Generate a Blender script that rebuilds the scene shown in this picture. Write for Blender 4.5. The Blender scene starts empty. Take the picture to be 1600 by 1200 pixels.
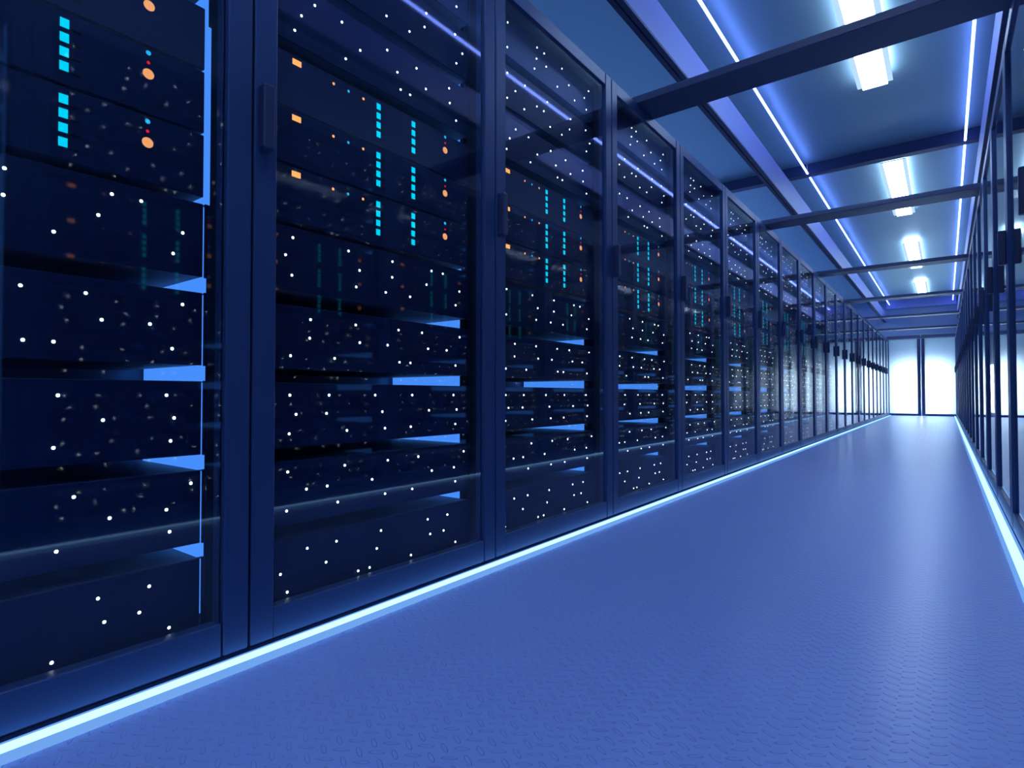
import bpy, bmesh, math
from mathutils import Vector, Matrix

# ------------------------------------------------------------------ scene, camera, world, exposure
scene = bpy.context.scene
COL = scene.collection
Z0 = 0.02            # survey height of the floor; every height below is given in survey coordinates
YAW, PITCH, ROLL = 0.65103, 0.01945, -0.00071
CAM = Vector((1.1375, 0.0, 0.5549 - Z0))
cam_data = bpy.data.cameras.new('camera')
cam_data.sensor_width = 36.0
cam_data.lens = 20.0
cam_data.clip_start = 0.02
cam = bpy.data.objects.new('camera', cam_data)
COL.objects.link(cam)
_f = Vector((-math.sin(YAW) * math.cos(PITCH), math.cos(YAW) * math.cos(PITCH), math.sin(PITCH)))
_r = Vector((math.cos(YAW), math.sin(YAW), 0.0))
_u = _r.cross(_f)
_r2 = _r * math.cos(ROLL) + _u * math.sin(ROLL)
_u2 = _u * math.cos(ROLL) - _r * math.sin(ROLL)
_m = Matrix((( _r2.x, _u2.x, -_f.x, CAM.x), (_r2.y, _u2.y, -_f.y, CAM.y), (_r2.z, _u2.z, -_f.z, CAM.z), (0, 0, 0, 1)))
cam.matrix_world = _m
scene.camera = cam

world = bpy.data.worlds.new('world')
scene.world = world
world.use_nodes = True
world.node_tree.nodes['Background'].inputs[0].default_value = (0.02, 0.04, 0.12, 1)
world.node_tree.nodes['Background'].inputs[1].default_value = 0.3

scene.view_settings.view_transform = 'Standard'
scene.view_settings.look = 'None'
scene.view_settings.gamma = 1.0
scene.view_settings.exposure = 0.0
scene.cycles.use_denoising = True
scene.cycles.max_bounces = 8
scene.cycles.glossy_bounces = 5
scene.cycles.transparent_max_bounces = 16
scene.cycles.sample_clamp_indirect = 4.0

# light levels (linear RGB radiance of the fittings)
LAMP_RGB, LAMP_W = (0.50, 0.68, 1.0), 15.5      # ceiling light diffusers
STRIP_RGB, STRIP_W = (0.17, 0.27, 1.0), 11.0    # ceiling strips
FLOOR_RGB, FLOOR_W = (0.24, 0.52, 1.0), 3.0     # floor strips
DOOR_RGB, DOOR_W = (0.70, 0.84, 1.0), 100.0     # room behind the frosted doors

# ------------------------------------------------------------------ layout
PITCH_Y = 0.8
LEFT_Y0 = 0.6066 - 0.8       # near side of the first rack of the left row
RIGHT_Y0 = 0.54 - 0.8        # same for the right row
RIGHT_X = 1.336
N_RACK = 22
WALL_END = 17.41
CEIL = 2.950
XC = 0.668

# ------------------------------------------------------------------ materials
def principled(name, base, rough=0.5, metal=0.0, spec=0.5):
    m = bpy.data.materials.new(name)
    m.use_nodes = True
    b = m.node_tree.nodes['Principled BSDF']
    b.inputs['Base Color'].default_value = (*base, 1)
    b.inputs['Roughness'].default_value = rough
    b.inputs['Metallic'].default_value = metal
    b.inputs['Specular IOR Level'].default_value = spec
    return m

def emitter(name, rgb, w, sample=True):
    m = bpy.data.materials.new(name)
    m.use_nodes = True
    nt = m.node_tree
    nt.nodes.clear()
    e = nt.nodes.new('ShaderNodeEmission')
    e.inputs[0].default_value = (*rgb, 1)
    e.inputs[1].default_value = w
    o = nt.nodes.new('ShaderNodeOutputMaterial')
    nt.links.new(e.outputs[0], o.inputs[0])
    if not sample:
        m.cycles.emission_sampling = 'NONE'
    return m

def spec_tint(m, rgb):
    m.node_tree.nodes['Principled BSDF'].inputs['Specular Tint'].default_value = (*rgb, 1)
    return m

def noise_rough(m, scale, lo, hi):
    """slight uneven gloss of a painted or brushed surface"""
    nt = m.node_tree
    tc = nt.nodes.new('ShaderNodeTexCoord')
    n = nt.nodes.new('ShaderNodeTexNoise')
    n.inputs['Scale'].default_value = scale
    mr = nt.nodes.new('ShaderNodeMapRange')
    mr.inputs[3].default_value = lo
    mr.inputs[4].default_value = hi
    nt.links.new(tc.outputs['Object'], n.inputs['Vector'])
    nt.links.new(n.outputs['Fac'], mr.inputs[0])
    nt.links.new(mr.outputs[0], nt.nodes['Principled BSDF'].inputs['Roughness'])
    return m

M = {}
M['rack'] = principled('rack_paint', (0.040, 0.078, 0.185), 0.40, 0.0, 0.5)
spec_tint(M['rack'], (0.36, 0.50, 1.0))
M['handle'] = principled('handle_plastic', (0.028, 0.042, 0.11), 0.45)
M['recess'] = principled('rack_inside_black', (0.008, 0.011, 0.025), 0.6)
M['chassis'] = principled('server_front_paint', (0.011, 0.023, 0.062), 0.45, 0.0, 0.4)
M['case'] = principled('server_case_metal', (0.10, 0.13, 0.20), 0.5)
spec_tint(M['chassis'], (0.40, 0.55, 1.0))
M['slit'] = principled('server_slit_black', (0.003, 0.004, 0.008), 0.7)
M['ceiling'] = noise_rough(principled('brushed_ceiling_panel', (0.34, 0.51, 0.53), 0.3, 0.55, 0.5), 3, 0.44, 0.50)
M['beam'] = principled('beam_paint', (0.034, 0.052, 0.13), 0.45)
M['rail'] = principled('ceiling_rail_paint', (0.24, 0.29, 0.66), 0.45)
M['wall'] = principled('end_wall_paint', (0.16, 0.24, 0.42), 0.45)
M['side_wall'] = principled('side_wall_paint', (0.42, 0.55, 0.66), 0.6)
M['plinth'] = principled('plinth_rubber', (0.045, 0.055, 0.075), 0.7)
M['channel'] = principled('strip_channel_white', (0.62, 0.74, 0.86), 0.4)
M['white'] = principled('white_enamel', (0.40, 0.52, 0.64), 0.4)
M['doorframe'] = principled('door_frame_paint', (0.040, 0.055, 0.15), 0.4)
M['lamp'] = emitter('lamp_diffuser', LAMP_RGB, LAMP_W)
M['halo_fill'] = emitter('lamp_halo_fill', LAMP_RGB, LAMP_W * 1.0)  # upward glow added to make a halo on the ceiling
M['rim'] = emitter('lamp_rim_painted_glow', (0.50, 0.75, 1.0), 1.0)  # glow stands in for the diffuser's light on the housing edge
M['strip'] = emitter('ceiling_strip_diffuser', STRIP_RGB, STRIP_W)
M['floorstrip'] = emitter('floor_strip_diffuser', FLOOR_RGB, FLOOR_W)
M['milky'] = emitter('strip_milky_edge', (0.19, 0.44, 1.0), 0.85)
M['sidelight'] = emitter('rack_light_panel', (0.075, 0.31, 1.0), 1.05)
M['led_white'] = emitter('led_white', (0.85, 1.0, 0.92), 9.0, False)
M['led_orange'] = emitter('led_orange', (1.0, 0.36, 0.09), 1.6, False)
M['led_peach'] = emitter('led_peach', (1.0, 0.40, 0.14), 1.1, False)
M['led_red'] = emitter('led_red', (0.80, 0.01, 0.03), 1.0, False)
M['led_blue'] = emitter('led_blue', (0.02, 0.50, 0.92), 1.0, False)
M['led_cyan'] = emitter('led_cyan', (0.0, 0.77, 1.0), 1.0, False)

# floor: tread plate with pairs of raised lens bars
def floor_material():
    m = principled('tread_plate', (0.36, 0.50, 0.98), 0.295, 0.0, 0.6)
    nt = m.node_tree
    N, L = nt.nodes, nt.links
    tc = N.new('ShaderNodeTexCoord')
    sep = N.new('ShaderNodeSeparateXYZ')
    L.new(tc.outputs['Object'], sep.inputs[0])
    def math_(op, a, b=None):
        n = N.new('ShaderNodeMath'); n.operation = op
        for i, v in enumerate((a, b)):
            if v is None: continue
            if isinstance(v, (int, float)): n.inputs[i].default_value = v
            else: L.new(v, n.inputs[i])
        return n.outputs[0]
    cx, cy = 0.0478, 0.0280
    def bar(ox, oy, ang):
        u = math_('MULTIPLY', math_('SUBTRACT', math_('FRACT', math_('DIVIDE', math_('SUBTRACT', sep.outputs[0], ox - cx / 2), cx)), 0.5), cx)
        v = math_('MULTIPLY', math_('SUBTRACT', math_('FRACT', math_('DIVIDE', math_('SUBTRACT', sep.outputs[1], oy - cy / 2), cy)), 0.5), cy)
        c, s = math.cos(ang), math.sin(ang)
        a = math_('ADD', math_('MULTIPLY', u, c), math_('MULTIPLY', v, s))
        b = math_('SUBTRACT', math_('MULTIPLY', v, c), math_('MULTIPLY', u, s))
        a2 = math_('POWER', math_('ABSOLUTE', math_('DIVIDE', a, 0.0135)), 2.0)
        b2 = math_('POWER', math_('ABSOLUTE', math_('DIVIDE', b, 0.0040)), 2.0)
        return math_('MAXIMUM', math_('SUBTRACT', 1.0, math_('ADD', a2, b2)), 0.0)
    h = math_('ADD', bar(0.2625, 0.4510, math.radians(32)), bar(0.2876, 0.4640, math.radians(-28)))
    h = math_('MINIMUM', math_('MULTIPLY', h, 2.2), 1.0)
    h = math_('MULTIPLY', math_('MULTIPLY', h, h), math_('SUBTRACT', 3.0, math_('MULTIPLY', h, 2.0)))
    bp = N.new('ShaderNodeBump')
    bp.inputs['Strength'].default_value = 1.0
    bp.inputs['Distance'].default_value = 0.0022
    L.new(h, bp.inputs['Height'])
    L.new(bp.outputs[0], N['Principled BSDF'].inputs['Normal'])
    return m
M['floor'] = spec_tint(floor_material(), (0.66, 0.72, 1.0))

def pane_material(name, tint, rough, ior=1.5):
    m = bpy.data.materials.new(name)
    m.use_nodes = True
    nt = m.node_tree
    nt.nodes.clear()
    t = nt.nodes.new('ShaderNodeBsdfTransparent'); t.inputs[0].default_value = (*tint, 1)
    g = nt.nodes.new('ShaderNodeBsdfGlossy'); g.inputs['Roughness'].default_value = rough
    # reflectance of a thin pane (both faces): 2F / (1 + F), taken once at the front face
    f = nt.nodes.new('ShaderNodeFresnel'); f.inputs[0].default_value = ior
    geo = nt.nodes.new('ShaderNodeNewGeometry')
    def mth(op, a, b):
        n = nt.nodes.new('ShaderNodeMath'); n.operation = op
        for i, v in enumerate((a, b)):
            if isinstance(v, float): n.inputs[i].default_value = v
            else: nt.links.new(v, n.inputs[i])
        return n.outputs[0]
    F = f.outputs[0]
    R = mth('DIVIDE', mth('MULTIPLY', F, 2.0), mth('ADD', F, 1.0))
    R = mth('MULTIPLY', R, mth('SUBTRACT', 1.0, geo.outputs['Backfacing']))
    mx = nt.nodes.new('ShaderNodeMixShader')
    o = nt.nodes.new('ShaderNodeOutputMaterial')
    nt.links.new(R, mx.inputs[0]); nt.links.new(t.outputs[0], mx.inputs[1]); nt.links.new(g.outputs[0], mx.inputs[2])
    nt.links.new(mx.outputs[0], o.inputs[0])
    return m
M['glass'] = pane_material('tinted_door_glass', (0.92, 0.95, 1.0), 0.035, 1.5)

def frosted_material():
    m = bpy.data.materials.new('frosted_glass')
    m.use_nodes = True
    nt = m.node_tree
    nt.nodes.clear()
    t = nt.nodes.new('ShaderNodeBsdfTranslucent'); t.inputs[0].default_value = (0.85, 0.92, 0.95, 1)
    d = nt.nodes.new('ShaderNodeBsdfDiffuse'); d.inputs[0].default_value = (0.5, 0.6, 0.62, 1)
    mx = nt.nodes.new('ShaderNodeMixShader'); mx.inputs[0].default_value = 0.35
    o = nt.nodes.new('ShaderNodeOutputMaterial')
    nt.links.new(t.outputs[0], mx.inputs[1]); nt.links.new(d.outputs[0], mx.inputs[2])
    nt.links.new(mx.outputs[0], o.inputs[0])
    return m
M['frosted'] = frosted_material()

# ------------------------------------------------------------------ mesh helpers
class MB:
    """collects shapes; mirror = -1 flips x (for the facing row)"""
    def __init__(self, mirror=1):
        self.bm = bmesh.new()
        self.s = mirror
        self.mats = []
    def _slot(self, mat):
        if mat is None: return 0
        if mat not in self.mats: self.mats.append(mat)
        return self.mats.index(mat)
    def _take(self, tmp, mat):
        i = self._slot(mat)
        for f in tmp.faces: f.material_index = i
        me = bpy.data.meshes.new('tmp'); tmp.to_mesh(me); tmp.free()
        self.bm.from_mesh(me); bpy.data.meshes.remove(me)
        return self
    def box(self, x0, x1, y0, y1, z0, z1, bevel=0.0, mat=None, seg=1):
        t = bmesh.new()
        bmesh.ops.create_cube(t, size=1.0)
        for v in t.verts:
            v.co = Vector((x0 if v.co.x < 0 else x1, y0 if v.co.y < 0 else y1, z0 if v.co.z < 0 else z1))
        if bevel > 0:
            bmesh.ops.bevel(t, geom=t.edges[:], offset=bevel, segments=seg, affect='EDGES', profile=0.5)
        return self._take(t, mat)
    def prism(self, pts, axis, a0, a1, mat=None, bevel=0.0):
        """extrude a 2D outline along an axis ('x': pts are (y,z); 'y': pts are (x,z))"""
        t = bmesh.new()
        def P(p, a): return (a, p[0], p[1]) if axis == 'x' else (p[0], a, p[1])
        lo = [t.verts.new(P(p, a0)) for p in pts]
        hi = [t.verts.new(P(p, a1)) for p in pts]
        t.faces.new(lo); t.faces.new(hi[::-1])
        n = len(pts)
        for i in range(n):
            t.faces.new((lo[i], hi[i], hi[(i + 1) % n], lo[(i + 1) % n]))
        bmesh.ops.recalc_face_normals(t, faces=t.faces[:])
        if bevel > 0:
            bmesh.ops.bevel(t, geom=t.edges[:], offset=bevel, segments=1, affect='EDGES', profile=0.5)
        return self._take(t, mat)
    def dome(self, y, z, r, x0, h, n=12, mat=None):
        """small round lens facing +x"""
        t = bmesh.new()
        rings = []
        for rr, xx in ((1.0, 0.0), (0.85, 0.6), (0.45, 0.95)):
            rings.append([t.verts.new((x0 + h * xx, y + r * rr * math.cos(2 * math.pi * i / n), z + r * rr * math.sin(2 * math.pi * i / n))) for i in range(n)])
        tip = t.verts.new((x0 + h, y, z))
        for a, b in zip(rings, rings[1:]):
            for i in range(n):
                t.faces.new((a[i], a[(i + 1) % n], b[(i + 1) % n], b[i]))
        for i in range(n):
            t.faces.new((rings[-1][i], rings[-1][(i + 1) % n], tip))
        t.faces.new(rings[0][::-1])
        return self._take(t, mat)
    def mesh(self, name, mat=None, drop=Z0):
        for v in self.bm.verts:
            v.co.z -= drop
            v.co.x *= self.s
        if self.s < 0:
            bmesh.ops.reverse_faces(self.bm, faces=self.bm.faces[:])
        me = bpy.data.meshes.new(name)
        self.bm.to_mesh(me); self.bm.free()
        if self.mats:
            for m in self.mats: me.materials.append(m)
        elif mat is not None:
            me.materials.append(mat)
        return me
    def build(self, name, mat=None, parent=None, drop=Z0):
        o = bpy.data.objects.new(name, self.mesh(name, mat, drop))
        COL.objects.link(o)
        if parent is not None: o.parent = parent
        return o

def tag(o, label, cat, group=None):
    o['label'] = label
    o['category'] = cat
    if group: o['group'] = group
    return o

def struct(o):
    o['kind'] = 'structure'
    return o

def empty(name, loc):
    o = bpy.data.objects.new(name, None)
    o.empty_display_size = 0.1
    o.location = loc
    COL.objects.link(o)
    return o

def copy_tree(o, parent=None):
    c = o.copy()
    COL.objects.link(c)
    if parent is not None: c.parent = parent
    for ch in list(o.children):
        copy_tree(ch, c)
    return c

# ------------------------------------------------------------------ room shell
XL, XR, YN = -2.75, 2.486, -1.3
struct(MB().box(XL, XR, YN, WALL_END + 0.9, -0.10, Z0).build('floor', M['floor']))
struct(MB().box(XL, XR, YN, WALL_END + 0.05, CEIL, CEIL + 0.1).build('ceiling', M['ceiling']))
struct(MB().box(XL - 0.1, XL, YN, WALL_END + 0.05, Z0, CEIL).build('wall_left', M['side_wall']))
struct(MB().box(XR, XR + 0.1, YN, WALL_END + 0.05, Z0, CEIL).build('wall_right', M['side_wall']))
struct(MB().box(XL - 0.1, XR + 0.1, YN - 0.1, YN, Z0, CEIL).build('wall_near', M['side_wall']))
# end wall around the double door
wb = MB()
DX0, DX1, DTOP = -0.05, 1.386, 2.06
wb.box(XL, DX0, WALL_END, WALL_END + 0.12, Z0, CEIL)
wb.box(DX1, XR, WALL_END, WALL_END + 0.12, Z0, CEIL)
wb.box(DX0, DX1, WALL_END, WALL_END + 0.12, DTOP, CEIL)
struct(wb.build('wall_end', M['wall']))
struct(MB().box(-0.046, 1.382, WALL_END - 0.05, WALL_END, 2.74, CEIL, 0.003).build('trim_4', M['rail']))

# double door, frosted leaves lit from the room behind
def door(name, x0, x1, hinge_left):
    f = MB()
    y0, y1 = WALL_END + 0.01, WALL_END + 0.06
    s_in = 0.068                      # stile at the meeting edge
    a, b = (0.04, s_in) if hinge_left else (s_in, 0.04)
    f.box(x0, x0 + a, y0, y1, Z0 + 0.006, 2.05, 0.003)
    f.box(x1 - b, x1, y0, y1, Z0 + 0.006, 2.05, 0.003)
    f.box(x0 + a, x1 - b, y0, y1, Z0 + 0.006, 0.083, 0.003)
    f.box(x0 + a, x1 - b, y0, y1, 1.955, 2.05, 0.003)
    d = struct(f.build(name, M['doorframe']))
    MB().box(x0 + a - 0.004, x1 - b + 0.004, y0 + 0.02, y0 + 0.028, 0.080, 1.958).build('frosted_glass', M['frosted'], d)
    hx = x1 - 0.034 if hinge_left else x0 + 0.034
    MB().box(hx - 0.010, hx + 0.010, y0 - 0.028, y0, 0.72, 0.86, 0.004).build('door_handle', M['handle'], d)
    return d
door('door_1', DX0 + 0.005, 0.655, True)
door('door_2', 0.670, DX1 - 0.005, False)
# the lit room behind the door (seen only as glow through the frosted glass)
bk = MB()
bk.box(DX0 - 0.05, DX0, WALL_END + 0.12, WALL_END + 0.9, Z0, 2.2)
bk.box(DX1, DX1 + 0.05, WALL_END + 0.12, WALL_END + 0.9, Z0, 2.2)
bk.box(DX0, DX1, WALL_END + 0.12, WALL_END + 0.9, 2.15, 2.2)
bk.box(DX0, DX1, WALL_END + 0.85, WALL_END + 0.9, Z0, 2.15)
struct(bk.build('wall_behind', M['side_wall']))
def area(name, loc, rot, sx, sy, rgb, power):
    l = bpy.data.lights.new(name, 'AREA')
    l.shape = 'RECTANGLE'; l.size = sx; l.size_y = sy
    l.color = rgb; l.energy = power
    o = bpy.data.objects.new(name, l)
    o.location = loc; o.rotation_euler = rot
    COL.objects.link(o)
    return o
area('light_behind_door', (XC, WALL_END + 0.21, 0.68), (-math.pi / 2, 0, 0), 0.98, 1.14, DOOR_RGB, DOOR_W)

# added unseen fill lights behind the left row, brightening the ceiling above it
for k in range(5):
    area('over_rack_fill_light', (-1.80, 0.3 + 3.84 * k, CEIL - Z0 - 0.05), (0, 0, 0), 0.2, 2.1, LAMP_RGB, (30.0, 34.0, 48.0, 66.0, 70.0)[k])

# ceiling rails hung over the rack fronts, and the cross rib
for n, (xa, xm, xb) in enumerate(((-0.100, -0.078, -0.046), (1.436, 1.414, 1.382))):
    lo, hi = min(xa, xb), max(xa, xb)
    t = MB()
    t.box(lo, hi, YN, WALL_END, 2.425, 2.64, 0.002)
    t = struct(t.build('trim_%d' % (n + 1), M['rail']))
    sg = 1 if n == 0 else -1
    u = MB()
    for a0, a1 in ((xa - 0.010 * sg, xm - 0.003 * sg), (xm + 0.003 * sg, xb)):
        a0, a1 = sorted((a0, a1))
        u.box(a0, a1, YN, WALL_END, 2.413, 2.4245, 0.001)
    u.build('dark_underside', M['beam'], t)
struct(MB().box(XL, XR, 6.525, 6.630, 2.845, CEIL, 0.003).build('trim_3', M['beam']))

# ------------------------------------------------------------------ ceiling lights and strips
LAMP_X = 0.746
lamp_words = ('white ceiling light behind the camera, outside the photo, lighting the near floor', 'nearest white ceiling light, cut off by the top edge of the photo', 'second white ceiling light from the camera, just beyond the ceiling rib',
              'third white ceiling light from the camera, small and short', 'farthest white ceiling light, tiny, next to the end wall')
def ceiling_light():
    r = empty('ceiling_light', (LAMP_X, 0, CEIL - Z0))
    h = MB()
    h.box(-0.110, 0.110, 0, 2.083, -0.066, -0.059, 0.001)
    for yy in (0.25, 1.84):
        h.box(-0.010, 0.010, yy - 0.010, yy + 0.010, -0.059, 0.0)
    h.build('housing', M['white'], r, drop=0)
    MB().box(-0.113, 0.113, -0.002, 2.085, -0.070, -0.0665, 0.001).build('painted_glow_rim', M['rim'], r, drop=0)  # housing edge made to glow so it looks lit
    MB().box(-0.080, 0.080, 0.002, 2.10, -0.081, -0.070, 0.004, seg=2).build('diffuser', M['lamp'], r, drop=0)
    MB().box(-0.098, 0.098, 0.015, 2.07, -0.059, -0.054, 0.001).build('added_halo_panel', M['halo_fill'], r, drop=0)  # unseen top panel, added to brighten the ceiling around the lamp
    return r
proto = ceiling_light()
for i, y in enumerate((-0.90, 2.93, 6.77, 10.61, 14.45)):
    o = proto if i == 0 else copy_tree(proto)
    o.location.y = y
    tag(o, lamp_words[i], 'ceiling light', 'ceiling lights along the aisle')

def strip_light(side, y0, y1, label):
    x = XC + side * 0.639
    r = empty('ceiling_light_strip', (x, y0, CEIL - Z0))
    L = y1 - y0
    t = MB()
    n = 10
    t.prism([(0.0095 * math.cos(2 * math.pi * i / n), -0.103 + 0.0095 * math.sin(2 * math.pi * i / n)) for i in range(n)], 'y', 0.004, L - 0.004)
    t.build('light_tube', M['strip'], r, drop=0)
    c = MB()
    k = max(2, int(L / 1.5))
    for i in range(k + 1):
        yy = 0.02 + (L - 0.04) * i / k
        c.box(-0.003, 0.003, yy - 0.005, yy + 0.005, -0.095, 0.0)
    c.build('mounting_clips', M['white'], r, drop=0)
    return tag(r, label, 'light strip', 'ceiling light strips')
strip_light(-1, YN + 0.05, 6.515, 'long glowing ceiling light strip over the left rack row, near length before the rib')
strip_light(-1, 6.64, 17.32, 'long glowing ceiling light strip over the left rack row, far length beyond the rib')
strip_light(1, YN + 0.05, 6.515, 'long glowing ceiling light strip over the right rack row, near length before the rib')
strip_light(1, 6.64, 17.32, 'long glowing ceiling light strip over the right rack row, far length beyond the rib')

# floor strips in front of the racks
def floor_strip(mirror, x, label):
    r = empty('floor_light_strip', (x, 0, 0))
    L0, L1 = YN + 0.02, WALL_END - 0.02
    c = MB(mirror)
    c.prism([(0.001, Z0), (0.046, Z0), (0.046, Z0 + 0.004), (0.043, Z0 + 0.011), (0.036, Z0 + 0.0125), (0.036, Z0 + 0.008), (0.009, Z0 + 0.008), (0.009, Z0 + 0.0125), (0.001, Z0 + 0.0125)], 'y', L0, L1)
    c.build('milky_edge', M['milky'], r)
    d = MB(mirror)
    d.prism([(0.009, Z0 + 0.0085), (0.036, Z0 + 0.0085), (0.036, Z0 + 0.012), (0.031, Z0 + 0.0155), (0.0225, Z0 + 0.017), (0.014, Z0 + 0.0155), (0.009, Z0 + 0.012)], 'y', L0 + 0.002, L1 - 0.002)
    d.build('diffuser', M['floorstrip'], r)
    return tag(r, label, 'light strip', 'floor light strips')
floor_strip(1, 0.0, 'bright cyan white light strip on the floor along the left rack row')
floor_strip(-1, RIGHT_X, 'bright cyan white light strip on the floor along the right rack row')

# ------------------------------------------------------------------ beams resting on the rack tops
def beam_mesh():
    b = MB()
    b.box(-0.14, RIGHT_X + 0.14, 0.0, 0.2, 1.93, 1.962, 0.003)
    b.box(-0.14, RIGHT_X + 0.14, 0.004, 0.196, 1.962, 1.966)
    return b.mesh('cross_beam', M['beam'])
bm_ = beam_mesh()
beam_words = ('nearest dark navy cross beam spanning the aisle, broad, below the first ceiling light',
              'second cross beam from the camera, dark navy, below the second ceiling light',
              'third cross beam from the camera, below the third ceiling light',
              'fourth cross beam from the camera, just before the ends of the ceiling strips',
              'fifth cross beam from the camera, thin and pale edged, against the dark end wall',
              'sixth cross beam from the camera, thin pale line above the door',
              'farthest cross beam, thin pale line right in front of the glowing door top')
for k in range(7):
    o = bpy.data.objects.new('cross_beam', bm_)
    o.location = (0, 2.47 + 2.4 * k, 0)
    COL.objects.link(o)
    tag(o, beam_words[k], 'beam', 'cross beams between the rack rows')

# ------------------------------------------------------------------ server racks
def rack_proto(s):
    r = empty('server_rack', (0, 0, 0))
    b = MB(s)
    W = PITCH_Y
    b.box(-0.90, -0.032, 0.003, 0.010, 0.041, 1.930, mat=M['rack'])          # side panels
    b.box(-0.90, -0.032, 0.7915, 0.797, 0.041, 1.930, mat=M['rack'])
    b.box(-0.90, -0.032, 0.010, 0.7915, 1.905, 1.930, mat=M['rack'])         # top
    b.box(-0.90, -0.032, 0.010, 0.7915, 0.041, 0.066, mat=M['rack'])         # bottom
    b.box(-0.90, -0.885, 0.010, 0.7915, 0.066, 1.905, mat=M['rack'])         # rear
    b.build('cabinet', None, r)
    i = MB(s)
    i.box(-0.47, -0.46, 0.012, 0.790, 0.068, 1.903, mat=M['case'])           # back plate behind the units
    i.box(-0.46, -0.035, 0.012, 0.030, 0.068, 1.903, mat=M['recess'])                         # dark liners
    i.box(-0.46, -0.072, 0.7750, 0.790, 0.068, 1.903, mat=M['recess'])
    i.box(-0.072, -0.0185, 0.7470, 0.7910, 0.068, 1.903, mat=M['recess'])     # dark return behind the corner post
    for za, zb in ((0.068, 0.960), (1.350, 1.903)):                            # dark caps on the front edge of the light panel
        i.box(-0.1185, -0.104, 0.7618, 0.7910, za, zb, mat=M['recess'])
    i.build('inner_liner', None, r)
    p = MB(s)
    p.box(-0.62, -0.04, 0.02, 0.78, Z0, 0.041)
    p.build('plinth', M['plinth'], r)
    p = MB(s)
    p.box(-0.018, 0.001, 0.7475, 0.7975, 0.041, 1.930, 0.0022)
    p.build('corner_post', M['rack'], r)
    d = MB(s)
    d.box(-0.030, 0.000, 0.0520, 0.7440, 0.041, 0.106, 0.0018)
    d.box(-0.030, 0.000, 0.0520, 0.7440, 1.879, 1.930, 0.0018)
    d.box(-0.030, 0.001, 0.0028, 0.0530, 0.041, 1.930, 0.0025)
    d.box(-0.030, -0.0135, 0.7400, 0.7440, 0.106, 1.879)
    d = d.build('door', M['rack'], r)
    g = MB(s)
    g.box(-0.0130, -0.0090, 0.0525, 0.7435, 0.1055, 1.8795)
    g.build('glass_pane', M['glass'], d)
    h = MB(s)
    h.prism([(0.0095, 1.068), (0.0345, 1.068), (0.0345, 1.203), (0.0095, 1.203)], 'x', 0.001, 0.026, bevel=0.003)
    h.build('handle', M['handle'], d)
    l = MB(s)
    l.box(-0.445, -0.119, 0.7620, 0.7680, 0.090, 1.890)
    l.build('light_panel', M['sidelight'], r)
    return r

# server units: front panel plane x = -0.051, heights z0..z1; small lamps as (y, z)
PLANE = -0.051
ROWS = [
    (0.080, 0.230, ((0.198, (.165, .245, .383, .553, .634)), (0.154, (.098, .216, .369, .563, .618)), (0.110, (.115, .310, .346, .489, .669)))),
    (0.260, 0.405, ((0.381, (.114, .268, .405, .516, .706)), (0.336, (.162, .218, .353, .569, .662)), (0.293, (.112, .248, .396, .493, .668)))),
    (0.436, 0.583, ((0.555, (.118, .222, .362, .492, .660)), (0.511, (.134, .215, .386, .557, .674)), (0.467, (.117, .274, .395, .487, .668)))),
    (0.615, 0.761, ((0.733, (.170, .299, .441, .529, .687)), (0.689, (.168, .312, .403, .553, .630)), (0.645, (.119, .237, .445, .485, .669)))),
    (0.793, 0.941, ((0.917, (.123, .276, .419, .566, .613)), (0.874, (.105, .310, .418, .546, .686)), (0.830, (.121, .300, .396, .483, .669)))),
    (0.955, 1.081, 1.0675), (1.086, 1.210, 1.1980), (1.215, 1.341, 1.3285),
    (1.369, 1.516, ((1.487, (.176, .253, .398, .505, .639)), (1.443, (.141, .309, .434, .542, .642)), (1.400, (.124, .265, .446, .481, .670)))),
    (1.548, 1.695, ((1.666, (.128, .231, .375, .543, .665)), (1.622, (.174, .307, .352, .536, .698)), (1.579, (.127, .227, .395, .478, .671)))),
    (1.727, 1.873, ((1.843, (.130, .308, .355, .480, .690)), (1.799, (.110, .304, .368, .531, .654)), (1.756, (.128, .291, .446, .576, .671)))),
]
LED_R = 0.0028
def lamps_of(row):
    """every little lamp of a unit: (part name, shape, material, geometry)"""
    z0, z1, r = row
    out = []
    if isinstance(r, tuple):
        for z, ys in r:
            for y in ys: out.append(('status_light', 'dome', 'led_white', (y, z, LED_R)))
        return out
    t = r                                                       # top of the cyan columns
    out.append(('power_light', 'box', 'led_orange', (0.119, 0.141, t - 0.009, t + 0.004)))
    out.append(('disk_light', 'dome', 'led_orange', (0.230, t - 0.007, 0.0036)))
    out.append(('link_light', 'dome', 'led_blue', (0.274, t - 0.007, 0.0036)))
    out.append(('disk_light', 'dome', 'led_orange', (0.320, t - 0.007, 0.0036)))
    for c in (0.363, 0.4872):
        for q in range(4):
            zt = t - 0.0247 * q
            out.append(('activity_light', 'box', 'led_cyan', (c, c + 0.0128, zt - 0.0155, zt)))
    out.append(('link_light', 'dome', 'led_blue', (0.6222, t + 0.003, 0.0045)))
    out.append(('fault_light', 'dome', 'led_red', (0.6222, t - 0.0155, 0.0030)))
    out.append(('alert_light', 'dome', 'led_peach', (0.6225, t - 0.037, 0.0098)))
    return out

def add_lamp(mb, shape, geo, mat):
    if shape == 'dome':
        y, z, r = geo
        mb.dome(y, z, r, PLANE, 0.0012 if r > 0.005 else 0.0016, 16 if r > 0.004 else 10, mat)
    else:
        mb.box(PLANE - 0.0005, PLANE + 0.0012, geo[0], geo[1], geo[2], geo[3], 0.0, mat)

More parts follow.
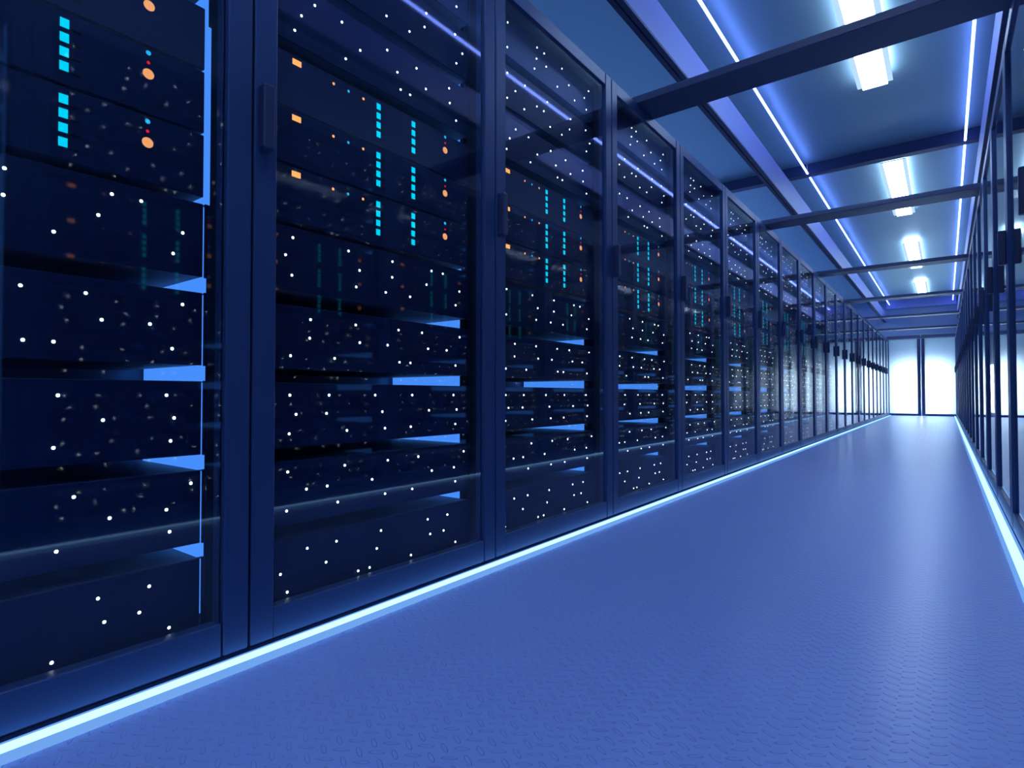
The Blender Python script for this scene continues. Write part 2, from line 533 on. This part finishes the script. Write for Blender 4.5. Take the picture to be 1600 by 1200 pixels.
def chassis_into(mb, row):
    z0, z1, r = row
    mb.box(-0.455, PLANE - 0.004, 0.040, 0.7235, z0 + 0.0005, z1 - 0.0005, 0.0, M['case'])
    mb.box(PLANE - 0.0045, PLANE, 0.040, 0.7245, z0, z1, 0.0012, M['chassis'])
    if isinstance(r, tuple):                                                  # narrow mounting ear past the slit
        mb.box(PLANE - 0.004, PLANE, 0.7280, 0.7345, z0 - 0.001, z1 + 0.001, 0.0, M['chassis'])
        mb.box(PLANE - 0.012, PLANE - 0.004, 0.7215, 0.7345, z1 - 0.0022, z1 - 0.0005, 0.0, M['chassis'])
    else:
        for c in (0.363, 0.4872):
            for q in range(4):
                zb = r - 0.0247 * q - 0.0155
                mb.box(PLANE - 0.001, PLANE + 0.0015, c + 0.015, c + 0.030, zb - 0.0005, zb + 0.0016, 0.0, M['slit'])

mesh_cache = {}
def lamp_mesh(name, shape, mat, geo, s, z0):
    key = (shape, mat, geo, s, z0)
    if key not in mesh_cache:
        b = MB(s); add_lamp(b, shape, geo, M[mat])
        mesh_cache[key] = b.mesh(name, None, drop=z0)
    return mesh_cache[key]

def unit_split(u, s):
    """a unit whose case and lamps are parts of their own"""
    row = ROWS[u]
    r = empty('server', (0, 0, 0))
    b = MB(s); chassis_into(b, row)
    b.build('chassis', None, r, drop=row[0])
    for name, shape, mat, geo in lamps_of(row):
        o = bpy.data.objects.new(name, lamp_mesh(name, shape, mat, geo, s, row[0]))
        COL.objects.link(o); o.parent = r
    return r

def unit_whole(u, s):
    row = ROWS[u]
    b = MB(s); chassis_into(b, row)
    for name, shape, mat, geo in lamps_of(row): add_lamp(b, shape, geo, M[mat])
    return b.mesh('server', None, drop=row[0])

ORD = ['first', 'second', 'third', 'fourth', 'fifth', 'sixth', 'seventh', 'eighth', 'ninth', 'tenth', 'eleventh', 'twelfth', 'thirteenth',
       'fourteenth', 'fifteenth', 'sixteenth', 'seventeenth', 'eighteenth', 'nineteenth', 'twentieth', 'twenty-first', 'twenty-second']
UNIT = ['white-dotted server at the bottom', 'white-dotted server second from the bottom', 'white-dotted server third from the bottom',
        'white-dotted server fourth from the bottom', 'white-dotted server right under the cyan-lit ones',
        'lowest cyan-lit server', 'middle cyan-lit server', 'topmost cyan-lit server',
        'white-dotted server right above the cyan-lit ones', 'white-dotted server second from the top', 'white-dotted server at the very top']

def left_rack_words(i):
    if i == 0: return 'nearest dark blue server rack of the left row, cut by the photo edge'
    if i == N_RACK - 1: return 'farthest dark blue server rack of the left row, touching the door wall'
    return ORD[i] + ' dark blue glass-door server rack from the camera in the left row'
def right_rack_words(i):
    if i < 3: return ORD[i] + ' dark server rack of the right row, mirrored in the left glass doors'
    if i == N_RACK - 1: return 'farthest dark server rack of the right row, touching the door wall'
    return ORD[i - 3] + ' glass-door server rack in view along the right row, from the right edge'

LEFT_SPLIT = 6
protoL, protoR = rack_proto(1), rack_proto(-1)
splitL = [unit_split(u, 1) for u in range(len(ROWS))]
wholeL = [unit_whole(u, 1) for u in range(len(ROWS))]
wholeR = [unit_whole(u, -1) for u in range(len(ROWS))]
first_used = set()
for i in range(N_RACK):
    y = LEFT_Y0 + PITCH_Y * i
    o = protoL if i == 0 else copy_tree(protoL)
    o.location = (0, y, 0)
    tag(o, left_rack_words(i), 'server rack', 'server racks of the left row')
    for u, row in enumerate(ROWS):
        if i < LEFT_SPLIT:
            s = splitL[u] if i == 0 else copy_tree(splitL[u])
        else:
            s = bpy.data.objects.new('server', wholeL[u]); COL.objects.link(s)
        s.location = (0, y, row[0] - Z0)
        where = 'nearest rack' if i == 0 else ('farthest rack' if i == N_RACK - 1 else ORD[i] + ' rack')
        tag(s, '%s, in the %s of the left row' % (UNIT[u], where), 'server', 'servers in the left racks')

RIGHT_SPLIT = 5
rest = MB(1)
for i in range(N_RACK):
    y = RIGHT_Y0 + PITCH_Y * i
    o = protoR if i == 0 else copy_tree(protoR)
    o.location = (RIGHT_X, y, 0)
    tag(o, right_rack_words(i), 'server rack', 'server racks of the right row')
    for u, row in enumerate(ROWS):
        if i < RIGHT_SPLIT:
            s = bpy.data.objects.new('server', wholeR[u]); COL.objects.link(s)
            s.location = (RIGHT_X, y, row[0] - Z0)
            tag(s, '%s, %s right rack, mirrored in left glass' % (UNIT[u], ORD[i]), 'server', 'servers in the right racks')
        else:
            n0 = len(rest.bm.verts)
            f0 = len(rest.bm.faces)
            rest.bm.from_mesh(wholeR[u])
            rest.bm.verts.ensure_lookup_table(); rest.bm.faces.ensure_lookup_table()
            for v in rest.bm.verts[n0:]:
                v.co += Vector((RIGHT_X, y, row[0] - Z0))
            idx = []
            for m in wholeR[u].materials: idx.append(rest._slot(m))
            for f in rest.bm.faces[f0:]:
                f.material_index = idx[f.material_index]
st = rest.build('stacked_servers', None, None, drop=0.0)
tag(st, 'servers behind the glass of the farther racks in the right row', 'servers')
st['kind'] = 'stuff'
